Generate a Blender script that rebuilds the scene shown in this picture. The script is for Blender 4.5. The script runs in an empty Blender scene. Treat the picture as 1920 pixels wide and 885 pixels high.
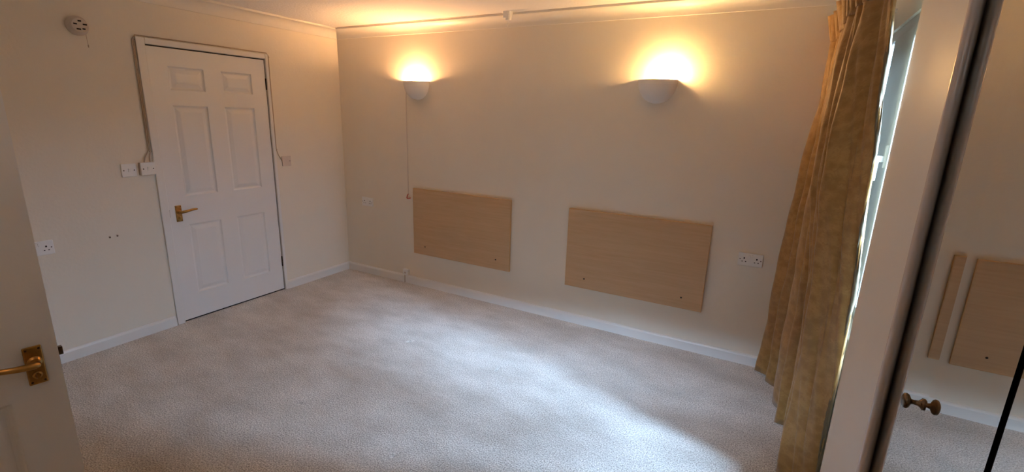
import bpy, bmesh, math, random
from mathutils import Vector, Matrix

S = bpy.context.scene
COL = S.collection
random.seed(7)
PI = math.pi

# ------------------------------------------------------------------ camera
F_PX, YAW, PITCH, ROLL = 892.4, 0.4978, -0.2449, 0.0306
CAM = Vector((3.7706, -3.3798, 1.5935))
fwd = Vector((-math.sin(YAW) * math.cos(PITCH), math.cos(YAW) * math.cos(PITCH), math.sin(PITCH)))
right = Vector((math.cos(YAW), math.sin(YAW), 0.0))
up = right.cross(fwd)
r2 = math.cos(ROLL) * right + math.sin(ROLL) * up
u2 = -math.sin(ROLL) * right + math.cos(ROLL) * up
cam_d = bpy.data.cameras.new('camera')
cam = bpy.data.objects.new('camera', cam_d)
COL.objects.link(cam)
M3 = Matrix((r2, u2, -fwd)).transposed()
cam.matrix_world = Matrix.Translation(CAM) @ M3.to_4x4()
cam_d.sensor_width = 36.0
cam_d.sensor_fit = 'HORIZONTAL'
cam_d.lens = 36.0 * F_PX / 1920.0
cam_d.clip_start = 0.02
S.camera = cam

# ------------------------------------------------------------------ light and exposure
SKY = 1.3   # daylight outside the bedroom window
DAY2 = 900.0   # open sky seen through the window behind the curtain
DAY_FILL = 1080.0   # lamp added for the carpet's light pool, through the added rear window
WARM_FILL = 3.0   # warm fill added out of view behind the camera, lifts the upper walls
BULB_L, BULB_R = 1350.0, 460.0
EXPOSURE = 0.42
vs = S.view_settings
S.display_settings.display_device = 'sRGB'
vs.view_transform = 'Standard'
vs.look = 'None'
vs.exposure = EXPOSURE
vs.gamma = 1.0
vs.use_curve_mapping = False
S.cycles.max_bounces = 10
S.cycles.diffuse_bounces = 6
S.cycles.glossy_bounces = 5
S.cycles.transparent_max_bounces = 8
S.cycles.sample_clamp_indirect = 6.0
S.cycles.use_denoising = True
S.cycles.blur_glossy = 0.6
S.cycles.caustics_reflective = False
S.cycles.caustics_refractive = False

world = bpy.data.worlds.new('sky')
S.world = world
world.use_nodes = True
nt = world.node_tree
bg = nt.nodes['Background']
bg.inputs['Strength'].default_value = SKY
tc = nt.nodes.new('ShaderNodeTexCoord')
sep = nt.nodes.new('ShaderNodeSeparateXYZ')
ramp = nt.nodes.new('ShaderNodeValToRGB')
nt.links.new(tc.outputs['Generated'], sep.inputs[0])
nt.links.new(sep.outputs['Z'], ramp.inputs[0])
ramp.color_ramp.elements[0].position = 0.0
ramp.color_ramp.elements[0].color = (0.35, 0.45, 0.42, 1)
ramp.color_ramp.elements[1].position = 0.35
ramp.color_ramp.elements[1].color = (0.62, 0.82, 1.0, 1)
nt.links.new(ramp.outputs[0], bg.inputs['Color'])


def area(name, loc, target, sx, sy, power, col, portal=False):
    d = bpy.data.lights.new(name, 'AREA')
    d.shape = 'RECTANGLE'
    d.size, d.size_y = sx, sy
    d.energy = power
    d.color = col
    if portal:
        d.cycles.is_portal = True
    o = bpy.data.objects.new(name, d)
    COL.objects.link(o)
    o.location = loc
    dv = (Vector(target) - Vector(loc)).normalized()
    o.rotation_euler = dv.to_track_quat('-Z', 'Y').to_euler()
    return o


# daylight lamp added outside the added window (unseen, behind the camera)
area('added_daylight', (3.35, -6.3, 3.52), (2.5, -0.6, 0.0), 1.9, 0.36, DAY_FILL, (0.47, 0.70, 1.0))
# open sky seen through the window behind the curtain
area('sky_daylight_side', (5.40, -1.18, 2.52), (1.2, -1.35, 0.2), 1.0, 0.95, DAY2, (0.46, 0.70, 1.0))
area('rear_warm_fill', (2.05, -3.62, 1.95), (2.05, -3.40, 3.0), 0.22, 0.10, WARM_FILL, (1.0, 0.56, 0.27))  # added fill lamp, no fitting on this wall


# ------------------------------------------------------------------ materials
def new_mat(name):
    m = bpy.data.materials.new(name)
    m.use_nodes = True
    n = m.node_tree
    return m, n, n.nodes['Principled BSDF']


def simple(name, col, rough=0.5, metal=0.0, spec=0.5, bump=0.0, bscale=60.0, detail=4.0, var=0.0, vscale=3.0):
    m, n, b = new_mat(name)
    b.inputs['Base Color'].default_value = (*col, 1)
    b.inputs['Roughness'].default_value = rough
    b.inputs['Metallic'].default_value = metal
    b.inputs['Specular IOR Level'].default_value = spec
    t = n.nodes.new('ShaderNodeTexCoord')
    if bump:
        nz = n.nodes.new('ShaderNodeTexNoise')
        nz.inputs['Scale'].default_value = bscale
        nz.inputs['Detail'].default_value = detail
        n.links.new(t.outputs['Object'], nz.inputs['Vector'])
        bp = n.nodes.new('ShaderNodeBump')
        bp.inputs['Strength'].default_value = bump
        bp.inputs['Distance'].default_value = 0.004
        n.links.new(nz.outputs['Fac'], bp.inputs['Height'])
        n.links.new(bp.outputs[0], b.inputs['Normal'])
    if var:
        nz = n.nodes.new('ShaderNodeTexNoise')
        nz.inputs['Scale'].default_value = vscale
        nz.inputs['Detail'].default_value = 5
        n.links.new(t.outputs['Object'], nz.inputs['Vector'])
        rp = n.nodes.new('ShaderNodeValToRGB')
        rp.color_ramp.elements[0].position = 0.3
        rp.color_ramp.elements[1].position = 0.7
        rp.color_ramp.elements[0].color = (*[c * (1 - var) for c in col], 1)
        rp.color_ramp.elements[1].color = (*[min(1, c * (1 + var)) for c in col], 1)
        n.links.new(nz.outputs['Fac'], rp.inputs[0])
        n.links.new(rp.outputs[0], b.inputs['Base Color'])
    return m


M_WALL = simple('cream_wall_paint', (0.83, 0.775, 0.675), 0.75, bump=0.25, bscale=55, var=0.012, vscale=4)
M_CEIL = simple('textured_ceiling_paint', (0.89, 0.88, 0.86), 0.85, bump=0.9, bscale=70, detail=6)
M_TRIM = simple('white_gloss_trim', (0.82, 0.81, 0.79), 0.35, bump=0.05, bscale=20)
M_COVE = simple('white_satin_coving', (0.80, 0.77, 0.71), 0.4, bump=0.04, bscale=20)
M_DOOR = simple('white_gloss_door', (0.83, 0.82, 0.81), 0.32, bump=0.06, bscale=90)
M_PANEL = simple('white_satin_panel', (0.78, 0.74, 0.69), 0.42, bump=0.03, bscale=30)
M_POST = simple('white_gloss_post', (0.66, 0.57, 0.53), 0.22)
M_PLASTIC = simple('white_plastic', (0.88, 0.88, 0.87), 0.35)
M_AGED = simple('aged_white_plastic', (0.66, 0.58, 0.52), 0.45)
M_CABLE = simple('painted_cable', (0.46, 0.36, 0.27), 0.6)
M_DARK = simple('dark_recess', (0.012, 0.01, 0.01), 0.8)
M_HINGE = simple('dark_steel', (0.05, 0.035, 0.03), 0.45, metal=0.8)
M_BRASS = simple('worn_brass', (0.42, 0.24, 0.075), 0.3, metal=1.0, var=0.25, vscale=40)
M_KNOB = simple('antique_brass', (0.17, 0.12, 0.08), 0.25, metal=1.0, var=0.2, vscale=50)
M_RED = simple('red_plastic', (0.55, 0.06, 0.02), 0.4)
M_PLASTER = simple('white_plaster_shade', (0.90, 0.87, 0.83), 0.6, bump=0.05, bscale=80)
M_BROWN = simple('dark_brown_edge', (0.05, 0.025, 0.012), 0.5)
M_UPVC = simple('white_window_frame', (0.62, 0.64, 0.64), 0.35)
M_MIRROR = simple('mirror_glass', (0.70, 0.70, 0.66), 0.012, metal=1.0)


def wood():
    m, n, b = new_mat('light_oak_veneer')
    t = n.nodes.new('ShaderNodeTexCoord')
    mp = n.nodes.new('ShaderNodeMapping')
    mp.inputs['Scale'].default_value = (1.2, 8, 22)
    n.links.new(t.outputs['Object'], mp.inputs[0])
    nz = n.nodes.new('ShaderNodeTexNoise')
    nz.inputs['Scale'].default_value = 2.2
    nz.inputs['Detail'].default_value = 8
    nz.inputs['Distortion'].default_value = 0.8
    n.links.new(mp.outputs[0], nz.inputs['Vector'])
    rp = n.nodes.new('ShaderNodeValToRGB')
    e = rp.color_ramp.elements
    e[0].position, e[1].position = 0.25, 0.8
    e[0].color = (0.55, 0.365, 0.20, 1)
    e[1].color = (0.64, 0.445, 0.265, 1)
    n.links.new(nz.outputs['Fac'], rp.inputs[0])
    n.links.new(rp.outputs[0], b.inputs['Base Color'])
    b.inputs['Roughness'].default_value = 0.5
    return m


M_WOOD = wood()
M_WOODEDGE = simple('oak_edge', (0.66, 0.42, 0.20), 0.45)

DENTS = [(1.632, -1.86), (1.636, -0.96), (2.366, -1.91), (2.378, -0.964)]


def carpet():
    m, n, b = new_mat('beige_carpet')
    t = n.nodes.new('ShaderNodeTexCoord')
    # pile colour: fine speckle, broader tracks, worn patches
    fine = n.nodes.new('ShaderNodeTexNoise')
    fine.inputs['Scale'].default_value = 150
    fine.inputs['Detail'].default_value = 3
    broad = n.nodes.new('ShaderNodeTexNoise')
    broad.inputs['Scale'].default_value = 4.2
    broad.inputs['Detail'].default_value = 6
    broad.inputs['Roughness'].default_value = 0.6
    broad.inputs['Distortion'].default_value = 0.1
    mp = n.nodes.new('ShaderNodeMapping')
    mp.inputs['Rotation'].default_value = (0, 0, 0.35)
    mp.inputs['Scale'].default_value = (0.7, 1.3, 1)
    n.links.new(t.outputs['Object'], mp.inputs[0])
    n.links.new(mp.outputs[0], broad.inputs['Vector'])
    n.links.new(t.outputs['Object'], fine.inputs['Vector'])
    rp = n.nodes.new('ShaderNodeValToRGB')
    e = rp.color_ramp.elements
    e[0].position, e[1].position = 0.34, 0.66
    e[0].color = (0.58, 0.54, 0.495, 1)
    e[1].color = (0.76, 0.725, 0.685, 1)
    n.links.new(broad.outputs['Fac'], rp.inputs[0])
    rf = n.nodes.new('ShaderNodeValToRGB')
    f = rf.color_ramp.elements
    f[0].position, f[1].position = 0.32, 0.62
    f[0].color = (0.44, 0.42, 0.40, 1)
    f[1].color = (1.18, 1.18, 1.18, 1)
    n.links.new(fine.outputs['Fac'], rf.inputs[0])
    mx = n.nodes.new('ShaderNodeMix')
    mx.data_type = 'RGBA'
    mx.blend_type = 'MULTIPLY'
    mx.inputs[0].default_value = 1.0
    n.links.new(rp.outputs[0], mx.inputs[6])
    n.links.new(rf.outputs[0], mx.inputs[7])
    n.links.new(mx.outputs[2], b.inputs['Base Color'])
    b.inputs['Roughness'].default_value = 0.95
    b.inputs['Specular IOR Level'].default_value = 0.15
    b.inputs['Sheen Weight'].default_value = 0.25
    b.inputs['Sheen Roughness'].default_value = 0.5
    pile = n.nodes.new('ShaderNodeTexNoise')
    pile.inputs['Scale'].default_value = 130
    pile.inputs['Detail'].default_value = 4
    n.links.new(t.outputs['Object'], pile.inputs['Vector'])
    bp = n.nodes.new('ShaderNodeBump')
    bp.inputs['Strength'].default_value = 0.7
    bp.inputs['Distance'].default_value = 0.008
    n.links.new(pile.outputs['Fac'], bp.inputs['Height'])
    n.links.new(bp.outputs[0], b.inputs['Normal'])
    return m


M_CARPET = carpet()


def fabric(name, c0, c1, rough=0.6):
    m, n, b = new_mat(name)
    t = n.nodes.new('ShaderNodeTexCoord')
    mp = n.nodes.new('ShaderNodeMapping')
    mp.inputs['Scale'].default_value = (1, 1, 1)
    n.links.new(t.outputs['UV'], mp.inputs[0])
    vo = n.nodes.new('ShaderNodeTexVoronoi')
    vo.feature = 'SMOOTH_F1'
    vo.inputs['Scale'].default_value = 30
    n.links.new(mp.outputs[0], vo.inputs['Vector'])
    nz = n.nodes.new('ShaderNodeTexNoise')
    nz.inputs['Scale'].default_value = 60
    nz.inputs['Detail'].default_value = 5
    nz.inputs['Distortion'].default_value = 1.2
    n.links.new(mp.outputs[0], nz.inputs['Vector'])
    ad = n.nodes.new('ShaderNodeMath')
    ad.operation = 'MULTIPLY'
    n.links.new(vo.outputs['Distance'], ad.inputs[0])
    n.links.new(nz.outputs['Fac'], ad.inputs[1])
    rp = n.nodes.new('ShaderNodeValToRGB')
    e = rp.color_ramp.elements
    e[0].position, e[1].position = 0.12, 0.34
    e[0].color = (*c0, 1)
    e[1].color = (*c1, 1)
    n.links.new(ad.outputs[0], rp.inputs[0])
    n.links.new(rp.outputs[0], b.inputs['Base Color'])
    b.inputs['Roughness'].default_value = rough
    b.inputs['Sheen Weight'].default_value = 0.2
    bp = n.nodes.new('ShaderNodeBump')
    bp.inputs['Strength'].default_value = 0.5
    bp.inputs['Distance'].default_value = 0.006
    n.links.new(ad.outputs[0], bp.inputs['Height'])
    n.links.new(bp.outputs[0], b.inputs['Normal'])
    return m


M_CURTAIN = fabric('gold_damask', (0.29, 0.150, 0.036), (0.385, 0.215, 0.060), 0.5)
M_LINING = simple('curtain_lining', (0.16, 0.125, 0.075), 0.8)


def emit(name, col, strength):
    m = bpy.data.materials.new(name)
    m.use_nodes = True
    n = m.node_tree
    n.nodes.remove(n.nodes['Principled BSDF'])
    e = n.nodes.new('ShaderNodeEmission')
    e.inputs['Color'].default_value = (*col, 1)
    e.inputs['Strength'].default_value = strength
    n.links.new(e.outputs[0], n.nodes['Material Output'].inputs[0])
    return m


M_BULB_L = emit('lit_bulb_warm', (1.0, 0.50, 0.20), BULB_L)
M_BULB_R = emit('lit_bulb_yellow', (1.0, 0.55, 0.20), BULB_R)


def glass():
    m = bpy.data.materials.new('window_glass')
    m.use_nodes = True
    n = m.node_tree
    n.nodes.remove(n.nodes['Principled BSDF'])
    tr = n.nodes.new('ShaderNodeBsdfTransparent')
    gl = n.nodes.new('ShaderNodeBsdfGlossy')
    gl.inputs['Roughness'].default_value = 0.02
    mx = n.nodes.new('ShaderNodeMixShader')
    fr = n.nodes.new('ShaderNodeFresnel')
    ge = n.nodes.new('ShaderNodeNewGeometry')
    inv = n.nodes.new('ShaderNodeMath')
    inv.operation = 'SUBTRACT'
    inv.inputs[0].default_value = 1.0
    n.links.new(ge.outputs['Backfacing'], inv.inputs[1])
    fac = n.nodes.new('ShaderNodeMath')
    fac.operation = 'MULTIPLY'
    n.links.new(fr.outputs[0], fac.inputs[0])
    n.links.new(inv.outputs[0], fac.inputs[1])
    n.links.new(fac.outputs[0], mx.inputs[0])
    n.links.new(tr.outputs[0], mx.inputs[1])
    n.links.new(gl.outputs[0], mx.inputs[2])
    n.links.new(mx.outputs[0], n.nodes['Material Output'].inputs[0])
    return m


M_GLASS = glass()


# ------------------------------------------------------------------ mesh helpers
def add_box(bm, p0, p1):
    xs, ys, zs = sorted((p0[0], p1[0])), sorted((p0[1], p1[1])), sorted((p0[2], p1[2]))
    v = [bm.verts.new((x, y, z)) for x in xs for y in ys for z in zs]
    for f in ((0, 1, 3, 2), (4, 6, 7, 5), (0, 4, 5, 1), (2, 3, 7, 6), (0, 2, 6, 4), (1, 5, 7, 3)):
        bm.faces.new([v[i] for i in f])
    return v


def add_tube(bm, pts, r, seg=10, caps=True, radii=None):
    pts = [Vector(p) for p in pts]
    rings = []
    prev = None
    for i, p in enumerate(pts):
        a = pts[max(i - 1, 0)]
        b = pts[min(i + 1, len(pts) - 1)]
        t = (b - a).normalized()
        if prev is None:
            n = t.orthogonal().normalized()
        else:
            n = (prev - t * prev.dot(t)).normalized()
        prev = n
        bn = t.cross(n)
        rr = radii[i] if radii else r
        rings.append([bm.verts.new(p + n * rr * math.cos(2 * PI * k / seg) + bn * rr * math.sin(2 * PI * k / seg))
                      for k in range(seg)])
    for i in range(len(rings) - 1):
        for k in range(seg):
            bm.faces.new((rings[i][k], rings[i][(k + 1) % seg], rings[i + 1][(k + 1) % seg], rings[i + 1][k]))
    if caps:
        bm.faces.new(rings[0][::-1])
        bm.faces.new(rings[-1])


def add_lathe(bm, prof, origin, axis, seg=24):
    """prof: (radius, distance along axis) pairs"""
    axis = Vector(axis).normalized()
    n = axis.orthogonal().normalized()
    bn = axis.cross(n)
    o = Vector(origin)
    rings = []
    for r, h in prof:
        if r < 1e-6:
            rings.append([bm.verts.new(o + axis * h)])
        else:
            rings.append([bm.verts.new(o + axis * h + n * r * math.cos(2 * PI * k / seg) + bn * r * math.sin(2 * PI * k / seg))
                          for k in range(seg)])
    for i in range(len(rings) - 1):
        A, B = rings[i], rings[i + 1]
        for k in range(seg):
            k2 = (k + 1) % seg
            if len(A) == 1 and len(B) == 1:
                continue
            if len(A) == 1:
                bm.faces.new((A[0], B[k2], B[k]))
            elif len(B) == 1:
                bm.faces.new((A[k], A[k2], B[0]))
            else:
                bm.faces.new((A[k], A[k2], B[k2], B[k]))


def add_prism(bm, prof, path_a, path_b):
    """extrude a closed list of 3D points by moving from offset a to offset b"""
    A = [bm.verts.new(Vector(p) + Vector(path_a)) for p in prof]
    B = [bm.verts.new(Vector(p) + Vector(path_b)) for p in prof]
    n = len(A)
    for i in range(n):
        bm.faces.new((A[i], A[(i + 1) % n], B[(i + 1) % n], B[i]))
    bm.faces.new(A[::-1])
    bm.faces.new(B)


def obj(name, bm, mat, parent=None, smooth=False, bevel=0.0, bseg=2, loc=None, rot=None, angle=35):
    bmesh.ops.recalc_face_normals(bm, faces=bm.faces)
    me = bpy.data.meshes.new(name)
    bm.to_mesh(me)
    bm.free()
    o = bpy.data.objects.new(name, me)
    COL.objects.link(o)
    if mat:
        me.materials.append(mat)
    if parent:
        o.parent = parent
    if loc:
        o.location = loc
    if rot:
        o.rotation_euler = rot
    if bevel:
        md = o.modifiers.new('bevel', 'BEVEL')
        md.width = bevel
        md.segments = bseg
        md.limit_method = 'ANGLE'
        md.angle_limit = math.radians(40)
    if smooth:
        for p in me.polygons:
            p.use_smooth = True
        if hasattr(me, 'set_sharp_from_angle'):
            me.set_sharp_from_angle(angle=math.radians(angle))
    return o


def box(name, p0, p1, mat, parent=None, bevel=0.0, bseg=2):
    bm = bmesh.new()
    add_box(bm, p0, p1)
    return obj(name, bm, mat, parent, bevel=bevel, bseg=bseg)


def tag(o, label, cat, group=None):
    o['label'] = label
    o['category'] = cat
    if group:
        o['group'] = group
    return o


def thing(name, label, cat, loc=(0, 0, 0), rotz=0.0, group=None):
    o = bpy.data.objects.new(name, None)
    o.empty_display_size = 0.05
    COL.objects.link(o)
    o.location = loc
    o.rotation_euler = (0, 0, rotz)
    return tag(o, label, cat, group)


def struct(o, label=None, cat=None):
    o['kind'] = 'structure'
    if label:
        o['label'] = label
    if cat:
        o['category'] = cat
    return o


def dup(root, loc, rotz, label, group=None):
    r = root.copy()
    COL.objects.link(r)
    r.location = loc
    r.rotation_euler = (0, 0, rotz)
    r['label'] = label
    if group:
        r['group'] = group
    for ch in list(root.children):
        c = ch.copy()
        COL.objects.link(c)
        c.parent = r
        for g in list(ch.children):
            d = g.copy()
            COL.objects.link(d)
            d.parent = c
    return r


# ------------------------------------------------------------------ the room
CEIL = 2.335
WR = 4.20        # inner face of the window wall
YB = -3.70       # inner face of the wall behind the camera
D_LATCH, D_HINGE, D_H = -1.616, -0.768, 1.986     # the closed door in the left wall

# floor, in a fine grid round the old castor dents so that they are real hollows
bm = bmesh.new()
nx, ny = 190, 150
x0, x1, y0, y1 = -0.3, 4.262, -3.75, 0.05
grid = []
for i in range(nx + 1):
    row = []
    for j in range(ny + 1):
        x = x0 + (x1 - x0) * i / nx
        y = y0 + (y1 - y0) * j / ny
        row.append(bm.verts.new((x, y, 0)))
    grid.append(row)
for i in range(nx):
    for j in range(ny):
        bm.faces.new((grid[i][j], grid[i + 1][j], grid[i + 1][j + 1], grid[i][j + 1]))
for k, (dx, dy) in enumerate(DENTS):                 # refine and press in
    ed = [e for e in bm.edges if (((e.verts[0].co + e.verts[1].co) / 2).xy - Vector((dx, dy))).length < 0.09]
    bmesh.ops.subdivide_edges(bm, edges=ed, cuts=4, use_grid_fill=True)
for v in bm.verts:
    for k, (dx, dy) in enumerate(DENTS):
        d = Vector((v.co.x - dx, v.co.y - dy))
        if d.length < 0.07:
            a = 0.5 + 0.4 * k
            ux = d.x * math.cos(a) + d.y * math.sin(a)
            uy = -d.x * math.sin(a) + d.y * math.cos(a)
            q = (ux / 0.026) ** 2 + (uy / 0.008) ** 2
            v.co.z -= 0.013 * math.exp(-q)
            q2 = (ux / 0.030) ** 2 + ((uy - 0.022) / 0.012) ** 2
            v.co.z += 0.0 * math.exp(-q2)
fl = obj('floor', bm, M_CARPET, smooth=True, angle=180)
struct(fl)

struct(box('ceiling', (-0.3, YB - 0.1, CEIL), (4.262, 0.05, CEIL + 0.1), M_CEIL))
struct(box('wall_far', (-0.12, 0, -0.02), (4.262, 0.05, CEIL), M_WALL))

# left wall with the door opening
bm = bmesh.new()
add_box(bm, (-0.12, YB, -0.02), (0, D_LATCH - 0.006, CEIL))
add_box(bm, (-0.12, D_HINGE + 0.006, -0.02), (0, 0.0, CEIL))
add_box(bm, (-0.12, D_LATCH - 0.006, D_H + 0.006), (0, D_HINGE + 0.006, CEIL))
add_box(bm, (-0.16, D_LATCH - 0.1, -0.02), (-0.12, D_HINGE + 0.1, D_H + 0.1))
struct(obj('wall_left', bm, M_WALL))

# window wall: window opening, then the wardrobe stands in front of the rest
WY0, WY1, WZ0, WZ1, WT = -1.80, -0.07, 0.66, 2.075, 4.262
bm = bmesh.new()
add_box(bm, (WR, -3.84, -0.02), (WT, WY0, CEIL))
add_box(bm, (WR, WY1, -0.02), (WT, 0.0, CEIL))
add_box(bm, (WR, WY0, -0.02), (WT, WY1, WZ0))
add_box(bm, (WR, WY0, WZ1), (WT, WY1, CEIL))
struct(obj('wall_right', bm, M_WALL))

# wall behind the camera: the doorway of the open door, and an unseen window added to light the carpet
DX0, DX1 = 0.98, 1.845
VX0, VX1, VZ0, VZ1 = 2.58, 3.35, 1.76, 2.12
bm = bmesh.new()
for (xa, xb, za, zb) in ((-0.12, DX0, -0.02, CEIL), (DX0, DX1, 2.0, CEIL), (DX1, VX0, -0.02, CEIL), (VX0, VX1, -0.02, VZ0),
                         (VX0, VX1, VZ1, CEIL), (VX1, WR, -0.02, CEIL)):
    add_box(bm, (xa, YB - 0.14, za), (xb, YB, zb))
struct(obj('wall_near', bm, M_WALL))
bm = bmesh.new()
add_box(bm, (0.5, -4.9, -0.02), (0.6, YB - 0.14, CEIL))
add_box(bm, (2.1, -4.9, -0.02), (2.2, YB - 0.14, CEIL))
add_box(bm, (0.5, -4.9, CEIL), (2.2, YB - 0.14, CEIL + 0.1))
add_box(bm, (0.5, -5.0, -0.02), (2.2, -4.9, CEIL))
struct(obj('wall_hall', bm, M_WALL))
struct(box('floor_hall', (0.6, -4.9, -0.05), (2.1, -3.75, 0.0), M_CARPET))
w2 = thing('added_window', 'unseen window added behind the camera to let in daylight', 'window', ((VX0 + VX1) / 2, YB - 0.09, VZ0))
struct(w2)
del w2['label'], w2['category']
vh, vw = VZ1 - VZ0, (VX1 - VX0) / 2
bm = bmesh.new()
for (xa, xb, za, zb) in ((-vw, -vw + 0.05, 0, vh), (vw - 0.05, vw, 0, vh), (-vw + 0.05, vw - 0.05, 0, 0.05), (-vw + 0.05, vw - 0.05, vh - 0.05, vh)):
    add_box(bm, (xa, -0.03, za), (xb, 0.03, zb))
obj('window_frame', bm, M_UPVC, w2, bevel=0.004)
box('pane', (-vw + 0.05, -0.004, 0.05), (vw - 0.05, 0.004, vh - 0.05), M_GLASS, w2)

# skirting
def skirting(name, a, b, inward):
    a, b, n = Vector(a), Vector(b), Vector(inward)
    prof = [(0, 0), (0.016, 0), (0.016, 0.062), (0.013, 0.069), (0.008, 0.075), (0, 0.077)]
    bm = bmesh.new()
    pa = [Vector((0, 0, z)) + n * d for d, z in prof]
    add_prism(bm, pa, a, b)
    return struct(obj(name, bm, M_TRIM))


skirting('baseboard_far', (0, 0, 0), (WR, 0, 0), (0, -1, 0))
bm = bmesh.new()
prof = [(0, 0), (0.016, 0), (0.016, 0.062), (0.013, 0.069), (0.008, 0.075), (0, 0.077)]
for a, b in ((YB, D_LATCH - 0.065), (D_HINGE + 0.024, -0.016)):
    add_prism(bm, [Vector((d, 0, z)) for d, z in prof], (0, a, 0), (0, b, 0))
struct(obj('baseboard_left', bm, M_TRIM))

# coving, with a small lip along both edges
def coving_profile():
    p = [(0, CEIL), (0, 2.250), (0.011, 2.250), (0.011, 2.256)]
    n = 10
    for i in range(n + 1):
        a = PI / 2 * i / n
        p.append((0.012 + 0.058 * (1 - math.cos(a)) , 2.262 + 0.058 * math.sin(a)))
    p += [(0.086, 2.320), (0.088, 2.324), (0.088, CEIL)]
    return p


cp = coving_profile()
bm = bmesh.new()
add_prism(bm, [Vector((0, -d, z)) for d, z in cp], (0.0, 0, 0), (WR, 0, 0))
struct(obj('trim_1', bm, M_COVE, smooth=True, angle=28))
bm = bmesh.new()
add_prism(bm, [Vector((d, 0, z)) for d, z in cp], (0, YB, 0), (0, -0.0, 0))
struct(obj('trim_2', bm, M_COVE, smooth=True, angle=28))


# ------------------------------------------------------------------ six panel doors
DW = 0.848
PCOLS = [(0.118, 0.362), (0.484, 0.730)]
PROWS = [(0.203, 0.743), (0.955, 1.603), (1.704, 1.866)]


def door_leaf(name, parent, z0=0.012, th=0.040):
    """front face in the plane y = 0 looking to -y, hinge to hinge width DW"""
    bm = bmesh.new()
    xs = [0, PCOLS[0][0], PCOLS[0][1], PCOLS[1][0], PCOLS[1][1], DW]
    zs = [z0, PROWS[0][0], PROWS[0][1], PROWS[1][0], PROWS[1][1], PROWS[2][0], PROWS[2][1], D_H - 0.003]

    def quad(pts):
        bm.faces.new([bm.verts.new(p) for p in pts])

    for i in range(5):
        for j in range(7):
            xa, xb, za, zb = xs[i], xs[i + 1], zs[j], zs[j + 1]
            if i in (1, 3) and j in (1, 3, 5):
                rings = [(0, 0), (0.003, 0.001), (0.008, 0.009), (0.013, 0.012), (0.020, 0.0125), (0.023, 0.011), (0.046, 0.0025), (0.049, 0.002)]
                for k in range(len(rings) - 1):
                    (i0, d0), (i1, d1) = rings[k], rings[k + 1]
                    A = [(xa + i0, d0, za + i0), (xb - i0, d0, za + i0), (xb - i0, d0, zb - i0), (xa + i0, d0, zb - i0)]
                    B = [(xa + i1, d1, za + i1), (xb - i1, d1, za + i1), (xb - i1, d1, zb - i1), (xa + i1, d1, zb - i1)]
                    for q in range(4):
                        quad([A[q], A[(q + 1) % 4], B[(q + 1) % 4], B[q]])
                i1, d1 = rings[-1]
                quad([(xa + i1, d1, za + i1), (xb - i1, d1, za + i1), (xb - i1, d1, zb - i1), (xa + i1, d1, zb - i1)])
            else:
                quad([(xa, 0, za), (xb, 0, za), (xb, 0, zb), (xa, 0, zb)])
    zt = D_H - 0.003
    quad([(0, th, z0), (0, th, zt), (DW, th, zt), (DW, th, z0)])
    quad([(0, 0, z0), (0, 0, zt), (0, th, zt), (0, th, z0)])
    quad([(DW, 0, z0), (DW, th, z0), (DW, th, zt), (DW, 0, zt)])
    quad([(0, 0, zt), (DW, 0, zt), (DW, th, zt), (0, th, zt)])
    quad([(0, 0, z0), (0, th, z0), (DW, th, z0), (DW, 0, z0)])
    bmesh.ops.remove_doubles(bm, verts=bm.verts, dist=1e-5)
    return obj(name, bm, M_DOOR, parent)


def door_handle(parent, x, z, sgn):
    """lever handle on a rectangular back plate; sgn = direction the lever points"""
    bm = bmesh.new()
    add_box(bm, (x - 0.021, -0.006, z - 0.060), (x + 0.021, 0.001, z + 0.060))
    h = obj('door_handle', bm, M_BRASS, parent, bevel=0.003)
    h['label'] = 'brass rectangular handle plate'
    bm = bmesh.new()
    zl = z + 0.012
    add_lathe(bm, [(0.0, 0.004), (0.017, 0.004), (0.017, 0.009), (0.012, 0.014), (0.010, 0.034)], (x, 0, zl), (0, -1, 0), 20)
    pts, rad = [], []
    for k in range(15):
        t = k / 14
        pts.append((x - sgn * 0.006 + sgn * 0.122 * t, -0.036 - 0.012 * math.sin(PI * min(1, t * 1.4)) , zl + 0.006 * math.sin(PI * t) + 0.010 * t * t))
        rad.append(0.0105 - 0.0035 * t if k not in (0,) else 0.006)
    rad[-1] = 0.0035
    add_tube(bm, pts, 0.008, 12, True, rad)
    lv = obj('lever', bm, M_BRASS, h, smooth=True)
    bm = bmesh.new()
    add_lathe(bm, [(0.0, 0.004), (0.012, 0.004), (0.011, 0.010), (0.007, 0.012)], (x, 0, z - 0.030), (0, -1, 0), 16)
    add_box(bm, (x - 0.003, -0.020, z - 0.038), (x + 0.003, -0.008, z - 0.022))
    obj('thumb_turn', bm, M_BRASS, h, smooth=True)
    for dz in (-0.051, 0.051):
        for dx in (-0.014, 0.014):
            bm = bmesh.new()
            add_lathe(bm, [(0.0, 0.0075), (0.0028, 0.0070), (0.0035, 0.004)], (x + dx, 0, z + dz), (0, -1, 0), 10)
            obj('screw', bm, M_HINGE, h, smooth=True)


def hinge(parent, x, z):
    bm = bmesh.new()
    add_tube(bm, [(x, -0.004, z - 0.045), (x, -0.004, z + 0.045)], 0.005, 10)
    add_box(bm, (x - 0.004, -0.001, z - 0.045), (x + 0.004, 0.03, z + 0.045))
    obj('hinge', bm, M_HINGE, parent)


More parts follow.
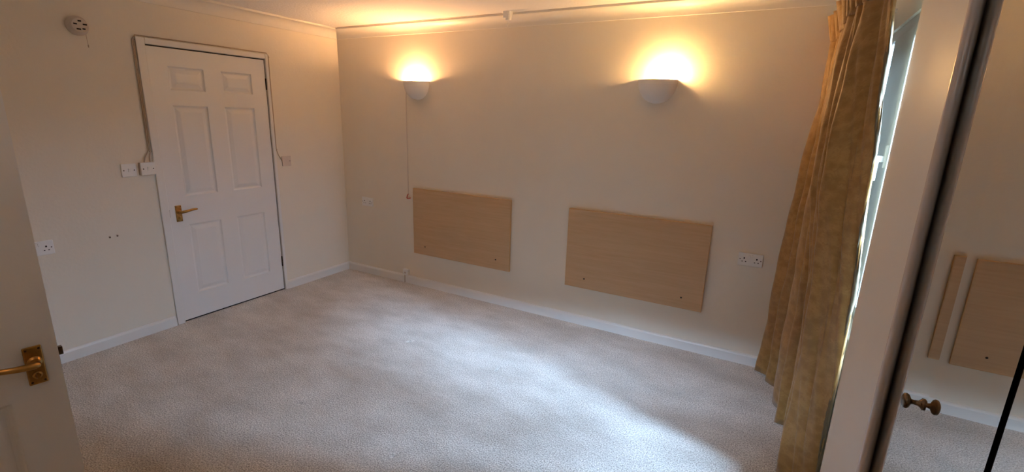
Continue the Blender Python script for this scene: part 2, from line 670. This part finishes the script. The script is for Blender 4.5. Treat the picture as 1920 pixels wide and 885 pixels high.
# closed door in the left wall; local x runs along +y, the front looks to +x
d1 = thing('door_1', 'closed white six-panel door with brass lever in the left wall', 'door', (-0.004, D_LATCH, 0), PI / 2)
struct(d1)
door_leaf('door_leaf', d1)
door_handle(d1, 0.060, 0.835, 1)
hinge(d1, DW + 0.0015, 1.795)
hinge(d1, DW + 0.0015, 0.272)
bm = bmesh.new()                                   # near-black strips put in as shade in the gap round the leaf
add_box(bm, (-0.0045, 0.003, 0.001), (-0.0005, 0.05, D_H + 0.004))
add_box(bm, (DW + 0.0005, 0.003, 0.001), (DW + 0.0045, 0.05, D_H + 0.004))
add_box(bm, (-0.0005, 0.003, D_H - 0.0025), (DW + 0.0005, 0.05, D_H + 0.004))
add_box(bm, (-0.0005, 0.006, 0.001), (DW + 0.0005, 0.05, 0.0115))
obj('door_gap_shade', bm, M_DARK, d1)
bm = bmesh.new()                                   # strike plate in the frame edge
add_box(bm, (-0.010, -0.006, 0.815), (-0.0005, 0.004, 0.870))
obj('strike_plate', bm, M_HINGE, d1)
bm = bmesh.new()                                   # painted architrave, wide on the latch side
for (xa, xb, za, zb) in ((-0.058, -0.005, 0, D_H + 0.046), (DW + 0.005, DW + 0.030, 0, D_H + 0.046), (-0.005, DW + 0.005, D_H + 0.005, D_H + 0.046)):
    add_box(bm, (xa, -0.018, za), (xb, -0.0035, zb))
obj('door_frame', bm, M_TRIM, d1, bevel=0.005)

# the near door, swung open beside the photographer
NE = Vector((1.945, -2.883))
nang = math.radians(188)
hdir = Vector((math.sin(nang), math.cos(nang)))     # from latch edge towards the hinges
NH = NE + hdir * DW
rz = math.atan2(-hdir.y, -hdir.x)
d2 = thing('door_2', 'open white panelled door in the left foreground, cut off by the frame', 'door', (NH.x, NH.y, 0), rz)
struct(d2)
door_leaf('door_leaf', d2)
door_handle(d2, DW - 0.055, 0.840, -1)
bm = bmesh.new()
add_box(bm, (DW - 0.001, 0.008, 0.78), (DW + 0.0015, 0.032, 0.93))
add_box(bm, (DW + 0.001, 0.012, 0.845), (DW + 0.012, 0.028, 0.870))
obj('latch', bm, M_KNOB, d2, bevel=0.001)

# ------------------------------------------------------------------ window
w = thing('window_1', 'tall white framed window behind the gold curtain', 'window', (4.236, (WY0 + WY1) / 2, WZ0), 0)
struct(w)
hw, hh = (WY1 - WY0) / 2, WZ1 - WZ0
bm = bmesh.new()
for (ya, yb, za, zb) in ((-hw, -hw + 0.045, 0, hh), (hw - 0.045, hw, 0, hh), (-hw + 0.045, hw - 0.045, 0, 0.05), (-hw + 0.045, hw - 0.045, hh - 0.05, hh)):
    add_box(bm, (-0.024, ya, za), (0.024, yb, zb))
obj('window_frame', bm, M_UPVC, w, bevel=0.003)
bm = bmesh.new()
mull, mh = 0.500, 0.210                                       # the stile that carries the handle, seen past the curtain
for (ya, yb) in ((-hw + 0.047, mull - mh),):
    add_box(bm, (-0.034, ya, 0.052), (0.012, ya + 0.048, hh - 0.052))
    add_box(bm, (-0.034, yb - 0.048, 0.052), (0.012, yb, hh - 0.052))
    add_box(bm, (-0.034, ya + 0.048, 0.052), (0.012, yb - 0.048, 0.10))
    add_box(bm, (-0.034, ya + 0.048, hh - 0.10), (0.012, yb - 0.048, hh - 0.052))
add_box(bm, (-0.030, mull - mh + 0.0005, 0.0505), (0.024, mull + mh - 0.0005, hh - 0.0505))
obj('casement', bm, M_UPVC, w, bevel=0.003)
bm = bmesh.new()
for ya, yb in ((-hw + 0.095, mull - mh - 0.048), (mull + mh, hw - 0.045)):
    add_box(bm, (-0.012, ya, 0.10), (-0.006, yb, hh - 0.10))
obj('pane', bm, M_GLASS, w)
bm = bmesh.new()
hy = mull - mh - 0.024
add_box(bm, (-0.044, hy - 0.013, 0.76), (-0.033, hy + 0.013, 0.86))
add_box(bm, (-0.066, hy - 0.010, 0.785), (-0.043, hy + 0.010, 0.812))
add_box(bm, (-0.074, hy - 0.011, 0.70), (-0.060, hy + 0.011, 0.812))
obj('handle', bm, M_UPVC, w, bevel=0.003)
bm = bmesh.new()
add_box(bm, (-0.070, -hw + 0.001, 0.0005), (-0.0245, hw - 0.001, 0.020))
obj('window_sill', bm, M_TRIM, w, bevel=0.004)

# ------------------------------------------------------------------ mirrored wardrobe
MX = 4.115
YP = -1.915                     # where the end panel stops and the mirrors begin
wd = thing('mirrored_wardrobe', 'fitted wardrobe with mirrored doors and a bowed white end panel beside the window', 'wardrobe', (4.14, -2.7, 0))
wd.location = (0, 0, 0)
# bowed end panel, plan curve
plan = []
norm = []
R1, A1 = 3.0, math.radians(8.8)              # a long shallow bow from the nosing to the window
for k in range(8):
    a = math.radians(-6.5) * (1 - k / 8)
    plan.append((4.0742 + 1.6 * (1 - math.cos(a)), -1.750 + 1.6 * math.sin(a)))
    norm.append(a)
for k in range(0, 21):
    a = A1 * k / 20
    plan.append((4.0742 + R1 - R1 * math.cos(a), -1.75 + R1 * math.sin(a)))
    norm.append(a)
TH = 0.022
tip = plan[-1]
rt = TH / 2
ccx, ccy = tip[0] + rt * math.cos(A1), tip[1] - rt * math.sin(A1)
front = list(plan)
for k in range(1, 13):                       # rounded far edge
    a = A1 + PI * k / 12
    plan.append((ccx - rt * math.cos(a), ccy + rt * math.sin(a)))
plan += [(x + TH * math.cos(a0), y - TH * math.sin(a0)) for (x, y), a0 in zip(front[:-1][::-1], norm[:-1][::-1])]
bm = bmesh.new()
add_prism(bm, [Vector((x, y, 0)) for x, y in plan], (0, 0, 0.0), (0, 0, CEIL - 0.002))
obj('end_panel', bm, M_PANEL, wd, smooth=True, angle=30)
# rounded gloss nosing where the panel meets the mirrors
NX, NY = front[0]
NR = 0.0140                                  # half its width; it closes against the first mirror
bm = bmesh.new()
post = [Vector((NX + NR - NR * math.cos(a), NY - 0.001 - 0.016 * math.sin(a), 0)) for a in [PI * k / 16 for k in range(17)]]
post += [Vector((WR - 0.002, NY - 0.001, 0)), Vector((WR - 0.002, NY + 0.012, 0)), Vector((NX + 0.022, NY + 0.012, 0)), Vector((NX, NY + 0.001, 0))]
add_prism(bm, post, (0, 0, 0), (0, 0, CEIL - 0.002))
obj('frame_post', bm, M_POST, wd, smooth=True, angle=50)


def mirror_door(yc, e, deg, ya, yb, knob_y=None, knob_z=1.03):
    c = Vector((4.08 + e, yc))
    d = math.radians(deg)
    nrm = Vector((-math.cos(d), math.sin(d)))
    tan = Vector((nrm.y, -nrm.x))       # along +y roughly
    if tan.y < 0:
        tan = -tan
    def pt(y, off):
        s = (y - c.y) / tan.y
        q = c + tan * s + nrm * off
        return q
    A0, B0 = pt(ya, 0), pt(yb, 0)
    A1, B1 = pt(ya, -0.018), pt(yb, -0.018)
    bm = bmesh.new()
    add_prism(bm, [Vector((*A0, 0)), Vector((*B0, 0)), Vector((*B1, 0)), Vector((*A1, 0))], (0, 0, 0.03), (0, 0, 2.30))
    o = obj('mirror_door', bm, M_MIRROR, wd)
    # brown board behind the glass, its edges show in the joints
    A2, B2, A3, B3 = pt(ya, -0.0181), pt(yb, -0.0181), pt(ya, -0.026), pt(yb, -0.026)
    bm = bmesh.new()
    add_prism(bm, [Vector((*A2, 0)), Vector((*B2, 0)), Vector((*B3, 0)), Vector((*A3, 0))], (0, 0, 0.03), (0, 0, 2.30))
    obj('backing_board', bm, M_BROWN, o)
    if knob_y is not None:
        q = pt(knob_y, 0)
        bm = bmesh.new()
        add_lathe(bm, [(0.0, -0.001), (0.012, -0.001), (0.0125, 0.002), (0.009, 0.005), (0.006, 0.008), (0.0048, 0.016), (0.006, 0.021),
                       (0.014, 0.025), (0.0165, 0.0285), (0.0155, 0.033), (0.010, 0.036), (0.0, 0.037)], (q.x, q.y, knob_z), (nrm.x, nrm.y, 0), 28)
        obj('knob', bm, M_KNOB, o, smooth=True, angle=60)
    return o


mirror_door(-2.18, 0.036, -0.9, -2.2065, -1.9345, knob_y=-2.172)
mirror_door(-2.45, 0.029, 0.4, -2.500, -2.2095)
mirror_door(-2.8, 0.030, 0.0, -2.80, -2.516)
mirror_door(-3.2, 0.030, 0.0, -3.66, -2.803)
bm = bmesh.new()
add_box(bm, (4.150, YB + 0.002, 0.0), (WR - 0.002, YP - 0.02, CEIL - 0.002))
obj('carcass', bm, M_BROWN, wd)
box('head_rail', (4.10, YB + 0.002, 2.303), (4.150, YP - 0.02, CEIL - 0.002), M_POST, wd)
box('plinth', (4.10, YB + 0.002, 0.0), (4.150, YP - 0.02, 0.027), M_POST, wd)

wd.location = (4.14, -2.7, 0)                      # the empty stands at the wardrobe's foot
for ch in wd.children:
    ch.location = (-4.14, 2.7, 0)

# ------------------------------------------------------------------ curtain
# ridge (towards the room) and valley (towards the window) lines of the folds, far end to near end
# each: y, x at z = 0, 0.4, 0.9, 1.4, 1.9, 2.1
ZK = [0.0, 0.4, 0.9, 1.4, 1.8, 2.06]
FOLDS = [
    (-0.004, (3.905, 3.925, 3.945, 3.962, 3.985, 3.985)),
    (-0.022, (3.890, 3.908, 3.925, 3.948, 3.975, 3.976)),
    (-0.060, (3.848, 3.865, 3.874, 3.905, 3.940, 3.944)),
    (-0.110, (3.905, 3.905, 3.925, 3.940, 3.960, 3.960)),
    (-0.130, (4.045, 4.045, 4.045, 4.055, 4.065, 4.055)),
    (-0.175, (3.915, 3.918, 3.930, 3.945, 3.965, 3.968)),
    (-0.215, (3.940, 3.945, 3.950, 3.960, 3.972, 3.975)),
    (-0.255, (4.065, 4.065, 4.065, 4.065, 4.065, 4.055)),
    (-0.382, (3.951, 3.951, 3.951, 3.956, 3.966, 3.966)),
    (-0.504, (3.993, 3.988, 3.973, 3.962, 3.957, 3.962)),
    (-0.573, (4.090, 4.084, 4.079, 4.079, 4.069, 4.059)),
    (-0.640, (3.965, 3.967, 3.965, 3.957, 3.949, 3.949)),
    (-0.690, (4.095, 4.095, 4.085, 4.075, 4.065, 4.055)),
    (-0.800, (4.010, 4.010, 3.992, 3.933, 3.944, 3.951)),
    (-0.840, (4.011, 4.011, 3.993, 3.942, 3.953, 3.962)),
    (-0.880, (4.078, 4.078, 4.064, 4.033, 4.025, 4.025)),
    (-0.980, (3.993, 3.993, 3.983, 3.943, 3.951, 3.962)),
    (-1.010, (3.990, 3.990, 3.982, 3.943, 3.953, 3.963)),
    (-1.025, (4.014, 4.014, 4.010, 3.968, 3.977, 3.985)),
    (-1.070, (3.979, 3.985, 3.981, 3.942, 3.956, 3.969)),
    (-1.095, (4.002, 4.007, 4.007, 3.974, 3.983, 3.990)),
    (-1.115, (4.026, 4.030, 4.034, 4.008, 4.010, 4.014)),
    (-1.130, (4.045, 4.047, 4.055, 4.033, 4.031, 4.031)),
    (-1.140, (4.053, 4.055, 4.061, 4.039, 4.035, 4.032)),
    (-1.165, (4.081, 4.081, 4.083, 4.059, 4.046, 4.037)),
    (-1.185, (4.112, 4.110, 4.107, 4.082, 4.060, 4.042)),
    (-1.190, (4.117, 4.115, 4.112, 4.086, 4.063, 4.043)),
    (-1.170, (4.122, 4.120, 4.116, 4.090, 4.067, 4.047)),
    (-1.080, (4.125, 4.123, 4.118, 4.092, 4.067, 4.047)),
]


def lerp_tab(tab, z):
    if z <= ZK[0]:
        return tab[0]
    for i in range(len(ZK) - 1):
        if z <= ZK[i + 1]:
            t = (z - ZK[i]) / (ZK[i + 1] - ZK[i])
            t = t * t * (3 - 2 * t)
            return tab[i] + (tab[i + 1] - tab[i]) * t
    return tab[-1]


def catmull(P, n):
    out = []
    for i in range(len(P) - 1):
        p0 = P[max(i - 1, 0)]
        p1, p2 = P[i], P[i + 1]
        p3 = P[min(i + 2, len(P) - 1)]
        for k in range(n):
            t = k / n
            out.append(tuple(0.5 * ((2 * p1[c]) + (-p0[c] + p2[c]) * t + (2 * p0[c] - 5 * p1[c] + 4 * p2[c] - p3[c]) * t * t
                                    + (-p0[c] + 3 * p1[c] - 3 * p2[c] + p3[c]) * t ** 3) for c in range(2)))
    out.append(tuple(P[-1]))
    return out


def sheet(rows, uvs):
    bm = bmesh.new()
    uvl = bm.loops.layers.uv.new('UVMap')
    V = [[bm.verts.new(p) for p in r] for r in rows]
    for j in range(len(V) - 1):
        for i in range(len(V[0]) - 1):
            f = bm.faces.new((V[j][i], V[j][i + 1], V[j + 1][i + 1], V[j + 1][i]))
            for lp, (jj, ii) in zip(f.loops, ((j, i), (j, i + 1), (j + 1, i + 1), (j + 1, i))):
                lp[uvl].uv = uvs[jj][ii]
    return bm


ct = thing('curtain', 'floor-length gold patterned pleated curtain drawn back at the right window', 'curtain', (3.98, -0.65, 0))
NZ = 44
ZTOP = 2.065
rows, uvs = [], []
HEM = 0.006
for j in range(NZ + 1):
    t = j / NZ
    z = HEM + (ZTOP - HEM) * t
    P = [(lerp_tab(tab, z), y) for y, tab in FOLDS]
    c = catmull(P, 7)
    row, uv, acc = [], [], 0.0
    for k, (x, y) in enumerate(c):
        if k:
            acc += math.hypot(x - c[k - 1][0], y - c[k - 1][1])
        wob = 0.0035 * math.sin(z * 9 + k * 0.35) + 0.002 * math.sin(z * 23 + k * 0.8)
        row.append((x + wob - 3.98, min(y + 0.65, 0.646 if z > 0.09 else 0.632), z + (0.006 * math.sin(k * 0.4) if j == 0 else 0)))
        uv.append((acc, z))
    rows.append(row)
    uvs.append(uv)
bm = sheet(rows, uvs)
o = obj('drape', bm, M_CURTAIN, ct, smooth=True, angle=180)
sd = o.modifiers.new('thickness', 'SOLIDIFY')
sd.thickness = 0.004
sd.offset = 0
# lining hangs just behind the face cloth (towards the window)
rows2 = []
for r in rows[1:]:
    q = []
    for k, p in enumerate(r):
        a, b = r[max(k - 1, 0)], r[min(k + 1, len(r) - 1)]
        d = Vector((b[0] - a[0], b[1] - a[1])).normalized()
        nn = Vector((-d.y, d.x))
        q.append((p[0] + nn.x * 0.0075, min(p[1] + nn.y * 0.0075, 0.644 if p[2] > 0.09 else 0.630), p[2] + (0.02 if r is rows[1] else 0)))
    rows2.append(q)
o = obj('lining', sheet(rows2, uvs[1:]), M_LINING, ct, smooth=True, angle=180)
# pinch pleat heading: three fingers fanning out above every ridge
HZ0, HZ1 = 2.045, 2.185
base = catmull([(tab[-1], y) for y, tab in FOLDS], 7)
heads = [2, 5, 8, 11, 14, 17, 20, 24]
rows, uvs = [], []
for j in range(9):
    t = j / 8
    z = HZ0 + (HZ1 - HZ0) * t
    row, uv, acc = [], [], 0.0
    for k in range(0, len(base)):
        x, y = base[k]
        d = min(abs(k - 7 * h) for h in heads)
        g = math.exp(-(d / 6.0) ** 2)
        x2 = x * (1 - 0.5 * t) + 3.985 * 0.5 * t
        x2 -= g * (0.004 + 0.040 * t)
        x2 += 0.020 * t * (1 - 0.3 * g) * math.cos(k * 1.57)
        y2 = y + 0.012 * t * math.sin(k * 1.57)
        if row:
            acc += 0.02
        row.append((x2 - 3.98, min(y2 + 0.65, 0.640), z))
        uv.append((acc, z))
    rows.append(row)
    uvs.append(uv)
o = obj('heading', sheet(rows, uvs), M_CURTAIN, ct, smooth=True, angle=180)
sd = o.modifiers.new('thickness', 'SOLIDIFY')
sd.thickness = 0.004
sd.offset = 0
bm = bmesh.new()
add_box(bm, (4.0 - 3.98, -0.54, 2.165), (4.022 - 3.98, 0.62, 2.185))
for yb in (-0.4, -0.05, 0.5):
    add_box(bm, (4.01 - 3.98, yb, 2.166), (WR - 3.98, yb + 0.02, 2.184))
obj('curtain_track', bm, M_PLASTIC, ct)

# ------------------------------------------------------------------ wall lights
def wall_light(loc, label, bulb_off, bulb_r, bulb_mat, shared=None):
    t = thing('wall_light', label, 'wall light', loc, 0, 'half-bowl wall lights on the far wall')
    if shared:
        sh = shared.copy()
        COL.objects.link(sh)
        sh.parent = t
    else:
        bm = bmesh.new()
        RX, RY, RZ, TH = 0.130, 0.108, 0.150, 0.006
        nu, nv = 28, 12
        def shell(rx, ry, rz, z0):
            g = []
            for j in range(nv + 1):
                b = (PI / 2) * j / nv
                rr = math.cos(b) ** 0.9 if j < nv else 0.0
                z = z0 - rz * math.sin(b)
                g.append([(rx * rr * math.cos(PI * i / nu), -ry * rr * math.sin(PI * i / nu), z) for i in range(nu + 1)])
            return g
        A = [[bm.verts.new(p) for p in r] for r in shell(RX, RY, RZ, 0)]
        B = [[bm.verts.new(p) for p in r] for r in shell(RX - TH, RY - TH, RZ - TH, 0)]
        for G in (A, B):
            for j in range(nv):
                for i in range(nu):
                    bm.faces.new((G[j][i], G[j][i + 1], G[j + 1][i + 1], G[j + 1][i]))
        for i in range(nu):
            bm.faces.new((A[0][i], A[0][i + 1], B[0][i + 1], B[0][i]))
        bmesh.ops.remove_doubles(bm, verts=bm.verts, dist=1e-6)
        sh = obj('shade', bm, M_PLASTER, t, smooth=True, angle=60)
    bx, by, bz = bulb_off
    bm = bmesh.new()
    add_box(bm, (-0.05, -0.012, -0.10), (0.05, 0.0, -0.055))
    add_tube(bm, [(bx * 0.4, -0.012, -0.085), (bx * 0.7, by * 0.8, -0.075), (bx, by, bz - bulb_r * 1.05)], 0.012, 12)
    obj('lamp_holder', bm, M_PLASTIC, t)
    bm = bmesh.new()
    bmesh.ops.create_uvsphere(bm, u_segments=20, v_segments=12, radius=bulb_r)
    bmesh.ops.translate(bm, verts=bm.verts, vec=(bx, by, bz))
    b = obj('bulb', bm, bulb_mat, t, smooth=True, angle=180)
    b['label'] = 'lit bulb'
    return sh


sh = wall_light((0.958, -0.0005, 1.865), 'white half-bowl wall light nearer the room corner, thin cord hanging beside it', (-0.020, -0.030, -0.030), 0.025, M_BULB_L)
wall_light((3.006, -0.0005, 1.860), 'white half-bowl wall light nearer the curtain, its bulb showing above the rim', (0.060, -0.036, 0.016), 0.033, M_BULB_R, sh)

# ------------------------------------------------------------------ headboards
def headboard(loc, label, wdt, hgt, holes):
    t = thing('headboard', label, 'headboard', loc, 0, 'wooden headboards on the far wall')
    bm = bmesh.new()
    add_box(bm, (0, -0.0205, 0), (wdt, -0.0025, hgt))
    obj('board', bm, M_WOOD, t, bevel=0.0012, bseg=1)
    bm = bmesh.new()
    e = 0.0022
    for (xa, xb, za, zb) in ((-e, 0, -e, hgt + e), (wdt, wdt + e, -e, hgt + e), (0, wdt, -e, 0), (0, wdt, hgt, hgt + e)):
        add_box(bm, (xa, -0.0200, za), (xb, -0.0028, zb))
    obj('edge_band', bm, M_WOODEDGE, t)
    bm = bmesh.new()
    add_box(bm, (0.1, -0.0025, 0.1), (wdt - 0.1, -0.0005, hgt - 0.1))
    obj('wall_batten', bm, M_BROWN, t)
    for hx, hz in holes:
        bm = bmesh.new()
        add_lathe(bm, [(0.0, 0.001), (0.0055, 0.001), (0.0065, 0.0)], (hx, -0.0206, hz), (0, -1, 0), 14)
        obj('screw_hole', bm, M_DARK, t)


headboard((0.899, 0, 0.3235), 'pale oak headboard panel nearer the corner, low on the far wall', 1.024, 0.609, [(0.130, 0.075), (0.892, 0.083)])
headboard((2.437, 0, 0.313), 'pale oak headboard panel nearer the curtain, low on the far wall', 1.0215, 0.614, [(0.156, 0.076), (0.882, 0.078)])

# ------------------------------------------------------------------ sockets and switches
def socket_body(t):
    bm = bmesh.new()
    add_box(bm, (0, -0.010, 0), (0.146, 0, 0.086))
    obj('faceplate', bm, M_PLASTIC, t, bevel=0.003)
    for cxx in (0.036, 0.110):
        bm = bmesh.new()
        add_box(bm, (cxx - 0.004, -0.0106, 0.046), (cxx + 0.004, -0.0098, 0.056))
        add_box(bm, (cxx - 0.014, -0.0106, 0.026), (cxx - 0.007, -0.0098, 0.031))
        add_box(bm, (cxx + 0.007, -0.0106, 0.026), (cxx + 0.014, -0.0098, 0.031))
        obj('pin_holes', bm, M_DARK, t)
    for cxx in (0.066, 0.080):
        bm = bmesh.new()
        add_box(bm, (cxx - 0.006, -0.0135, 0.056), (cxx + 0.006, -0.009, 0.075))
        obj('rocker', bm, M_PLASTIC, t, bevel=0.0015)
    for cxx in (0.012, 0.134):
        bm = bmesh.new()
        add_lathe(bm, [(0.0, 0.0008), (0.003, 0.0006), (0.0034, 0.0)], (cxx, -0.010, 0.043), (0, -1, 0), 10)
        obj('screw', bm, M_HINGE, t)


G = 'white double sockets'
s1 = thing('double_socket', 'white double socket between right headboard and curtain', 'socket', (3.6418, 0, 0.691), 0, G)
socket_body(s1)
dup(s1, (0.235, 0, 0.7), 0, 'small white double socket near the room corner, left of the left headboard', G)
dup(s1, (0, -2.420, 0.706), PI / 2, 'white double socket with dark pin holes low on left wall, partly hidden by open door', G)


def switch_body(t, depth, plate_mat=None, kind='rocker'):
    if depth > 0.015:
        bm = bmesh.new()
        add_box(bm, (0.001, -depth + 0.008, 0.001), (0.085, 0, 0.085))
        bx_ = obj('back_box', bm, M_AGED, t, bevel=0.003)
        bx_['label'] = 'surface mounted back box'
    bm = bmesh.new()
    add_box(bm, (0, -depth, 0), (0.086, -depth + 0.009, 0.086))
    obj('faceplate', bm, plate_mat or M_PLASTIC, t, bevel=0.003)
    if kind == 'rocker':
        bm = bmesh.new()
        v = add_box(bm, (0.037, -depth - 0.003, 0.031), (0.049, -depth + 0.002, 0.055))
        for p in bm.verts:
            if p.co.z > 0.05 and p.co.y < -depth:
                p.co.y -= 0.006
        obj('rocker', bm, M_PLASTIC, t, bevel=0.001)
        xs = (0.013, 0.073)
    else:
        xs = (0.073,)
    for xx in xs:
        bm = bmesh.new()
        add_lathe(bm, [(0.0, 0.001), (0.0035, 0.0008), (0.004, 0.0)], (xx, -depth, 0.043), (0, -1, 0), 10)
        obj('screw', bm, M_HINGE, t)


a = thing('light_switch', 'flush white light switch, left of the boxed switch beside the door', 'light switch', (0, -1.868, 1.130), PI / 2, 'light switches beside the door')
switch_body(a, 0.010)
b = thing('light_switch', 'white light switch on a raised box against the door frame', 'light switch', (0, -1.765, 1.135), PI / 2, 'light switches beside the door')
switch_body(b, 0.036)
c = thing('cable_outlet', 'small square white outlet plate right of the door, cable running into it', 'outlet', (0, -0.688, 1.117), PI / 2)
switch_body(c, 0.014, M_AGED, 'blank')

# telephone box on the far skirting, its cable stained down the board
t = thing('telephone_socket', 'small white telephone box sitting on far skirting, left of the left headboard', 'socket', (0.757, 0, 0.079), 0)
bm = bmesh.new()
add_box(bm, (0, -0.030, 0), (0.062, 0, 0.060))
obj('box', bm, M_PLASTIC, t, bevel=0.006, bseg=3)
bm = bmesh.new()
add_box(bm, (0.020, -0.0312, 0.018), (0.042, -0.0295, 0.034))
obj('jack', bm, M_AGED, t)
bm = bmesh.new()
add_tube(bm, [(0.018, -0.020, 0.002), (0.017, -0.0195, -0.03), (0.016, -0.0195, -0.078)], 0.0035, 8)
obj('cable', bm, M_CABLE, t)

# cord hanging beside the left wall light
t = thing('pull_cord', 'thin white pull cord with red triangle hanging under left wall light', 'cord', (0.829, -0.005, 0.84))
bm = bmesh.new()
add_tube(bm, [(0, 0, 0.03), (0.001, -0.001, 0.4), (0, -0.001, 0.8), (-0.001, 0.003, 1.02)], 0.0022, 8)
obj('string', bm, M_AGED, t)
bm = bmesh.new()
add_tube(bm, [(0.002, -0.004, 0.034), (-0.010, -0.005, 0.014), (-0.014, -0.005, -0.004), (-0.008, -0.006, -0.010), (0.012, -0.006, -0.008), (0.027, -0.005, -0.004), (0.026, -0.005, 0.004)], 0.0042, 8)
obj('pull_triangle', bm, M_RED, t)['label'] = 'red plastic pull triangle'

# cables clipped round the door frame
def cable(pts, r=0.0035):
    bm = bmesh.new()
    add_tube(bm, pts, r, 8)
    return bm


yl, yr, zt = D_LATCH - 0.066, D_HINGE + 0.0375, D_H + 0.0535
t = thing('door_cable', 'painted cable clipped round the door frame from switch to outlet', 'cable', (0, yl, 1.22))
def rel(p):
    return (p[0] - 0, p[1] - yl, p[2] - 1.22)
pts = [(0.020, -1.700, 1.222), (0.010, -1.695, 1.25), (0.006, yl, 1.29), (0.006, yl, 1.6), (0.006, yl - 0.001, zt - 0.02), (0.006, yl + 0.012, zt), (0.006, -1.4, zt + 0.001), (0.006, -1.13, zt + 0.002),
       (0.006, yr - 0.015, zt), (0.006, yr, zt - 0.02), (0.006, yr, 1.6), (0.006, yr, 1.262), (0.006, yr + 0.015, 1.215), (0.008, yr + 0.044, 1.165)]
obj('wire', cable([rel(p) for p in pts]), M_CABLE, t, smooth=True)
pts = [(0.020, -1.735, 1.222), (0.010, -1.722, 1.25), (0.006, yl - 0.010, 1.30), (0.006, yl - 0.009, 1.6), (0.006, yl - 0.008, zt - 0.03), (0.010, yl + 0.002, zt - 0.012)]
obj('wire', cable([rel(p) for p in pts]), M_CABLE, t, smooth=True)
for p in ((0.006, yl, zt - 0.03), (0.006, yl, 1.29), (0.006, -1.13, zt + 0.002), (0.006, yr, zt - 0.03), (0.006, yr, 1.262)):
    bm = bmesh.new()
    q = rel(p)
    add_box(bm, (q[0] - 0.0045, q[1] - 0.007, q[2] - 0.004), (q[0] + 0.005, q[1] + 0.007, q[2] + 0.004))
    obj('clip', bm, M_CABLE, t, bevel=0.002)

# alarm high on the left wall
t = thing('smoke_alarm', 'round white alarm with dark slots high on the left wall', 'smoke alarm', (0, -1.965, 2.045), PI / 2)
bm = bmesh.new()
add_lathe(bm, [(0.0, 0.0), (0.056, 0.0), (0.056, 0.010), (0.050, 0.016), (0.047, 0.034), (0.040, 0.044), (0.0, 0.046)], (0, 0, 0), (0, -1, 0), 36)
obj('housing', bm, M_AGED, t, smooth=True, angle=40)
for ang, ln in ((0.3, 0.02), (1.6, 0.016), (2.9, 0.016), (4.3, 0.02), (5.4, 0.014)):
    bm = bmesh.new()
    cx_, cz_ = 0.024 * math.cos(ang), 0.024 * math.sin(ang)
    add_box(bm, (cx_ - ln / 2, -0.0475, cz_ - 0.004), (cx_ + ln / 2, -0.0445, cz_ + 0.004))
    obj('slot', bm, M_DARK, t)
bm = bmesh.new()
add_tube(bm, [(0.030, -0.020, -0.046), (0.031, -0.020, -0.085), (0.033, -0.018, -0.108)], 0.0010, 6)
add_tube(bm, [(0.033, -0.018, -0.104), (0.033, -0.018, -0.118)], 0.0030, 8)
obj('test_cord', bm, M_CABLE, t)

# old hooks on the left wall
def hook(y, z, label, first=None):
    if first:
        return dup(first, (0, y, z), PI / 2, label, 'little hooks on the left wall')
    t = thing('wall_hook', label, 'hook', (0, y, z), PI / 2, 'little hooks on the left wall')
    bm = bmesh.new()
    add_lathe(bm, [(0.0, 0.0), (0.006, 0.0), (0.005, 0.004), (0.0, 0.005)], (0, 0, 0), (0, -1, 0), 12)
    obj('base', bm, M_AGED, t)
    bm = bmesh.new()
    add_tube(bm, [(0, -0.003, 0), (0, -0.010, -0.004), (-0.004, -0.014, -0.006), (-0.008, -0.012, 0.0)], 0.0028, 8)
    obj('hook_arm', bm, M_HINGE, t)
    return t


h1 = hook(-1.990, 0.750, 'tiny dark wall hook on left wall, farther from the door')
hook(-1.948, 0.752, 'tiny dark wall hook on left wall, nearer to the door', h1)

# ceiling pull switch and the trunking that feeds it
t = thing('ceiling_pull_switch', 'white ceiling pull switch at the coving with its cord end tucked up', 'switch', (1.918, -0.125, CEIL), 0)
bm = bmesh.new()
add_lathe(bm, [(0.0, 0.0), (0.031, 0.0), (0.030, 0.012), (0.025, 0.040), (0.020, 0.060), (0.0, 0.062)], (0, 0, 0), (0, 0, -1), 28)
add_box(bm, (-0.030, -0.028, -0.045), (-0.004, 0.028, 0.0))
obj('housing', bm, M_PLASTIC, t, smooth=True, angle=40)
bm = bmesh.new()
add_tube(bm, [(0.0, 0, -0.060), (0.002, 0, -0.068), (-0.006, 0, -0.078)], 0.0016, 8)
add_tube(bm, [(-0.006, 0, -0.078), (-0.014, 0, -0.097)], 0.005, 10, True, [0.003, 0.006])
obj('cord', bm, M_PLASTIC, t)
tr = obj('cable_trunking', cable([(-0.86, 0, 0.006), (0, 0, 0.006), (0.86, 0, 0.006)], 0.005), M_AGED, None)
tr.location = (0.98, -0.0935, CEIL - 0.0065)
tag(tr, 'thin cable run along the ceiling edge from corner to the pull switch', 'cable')
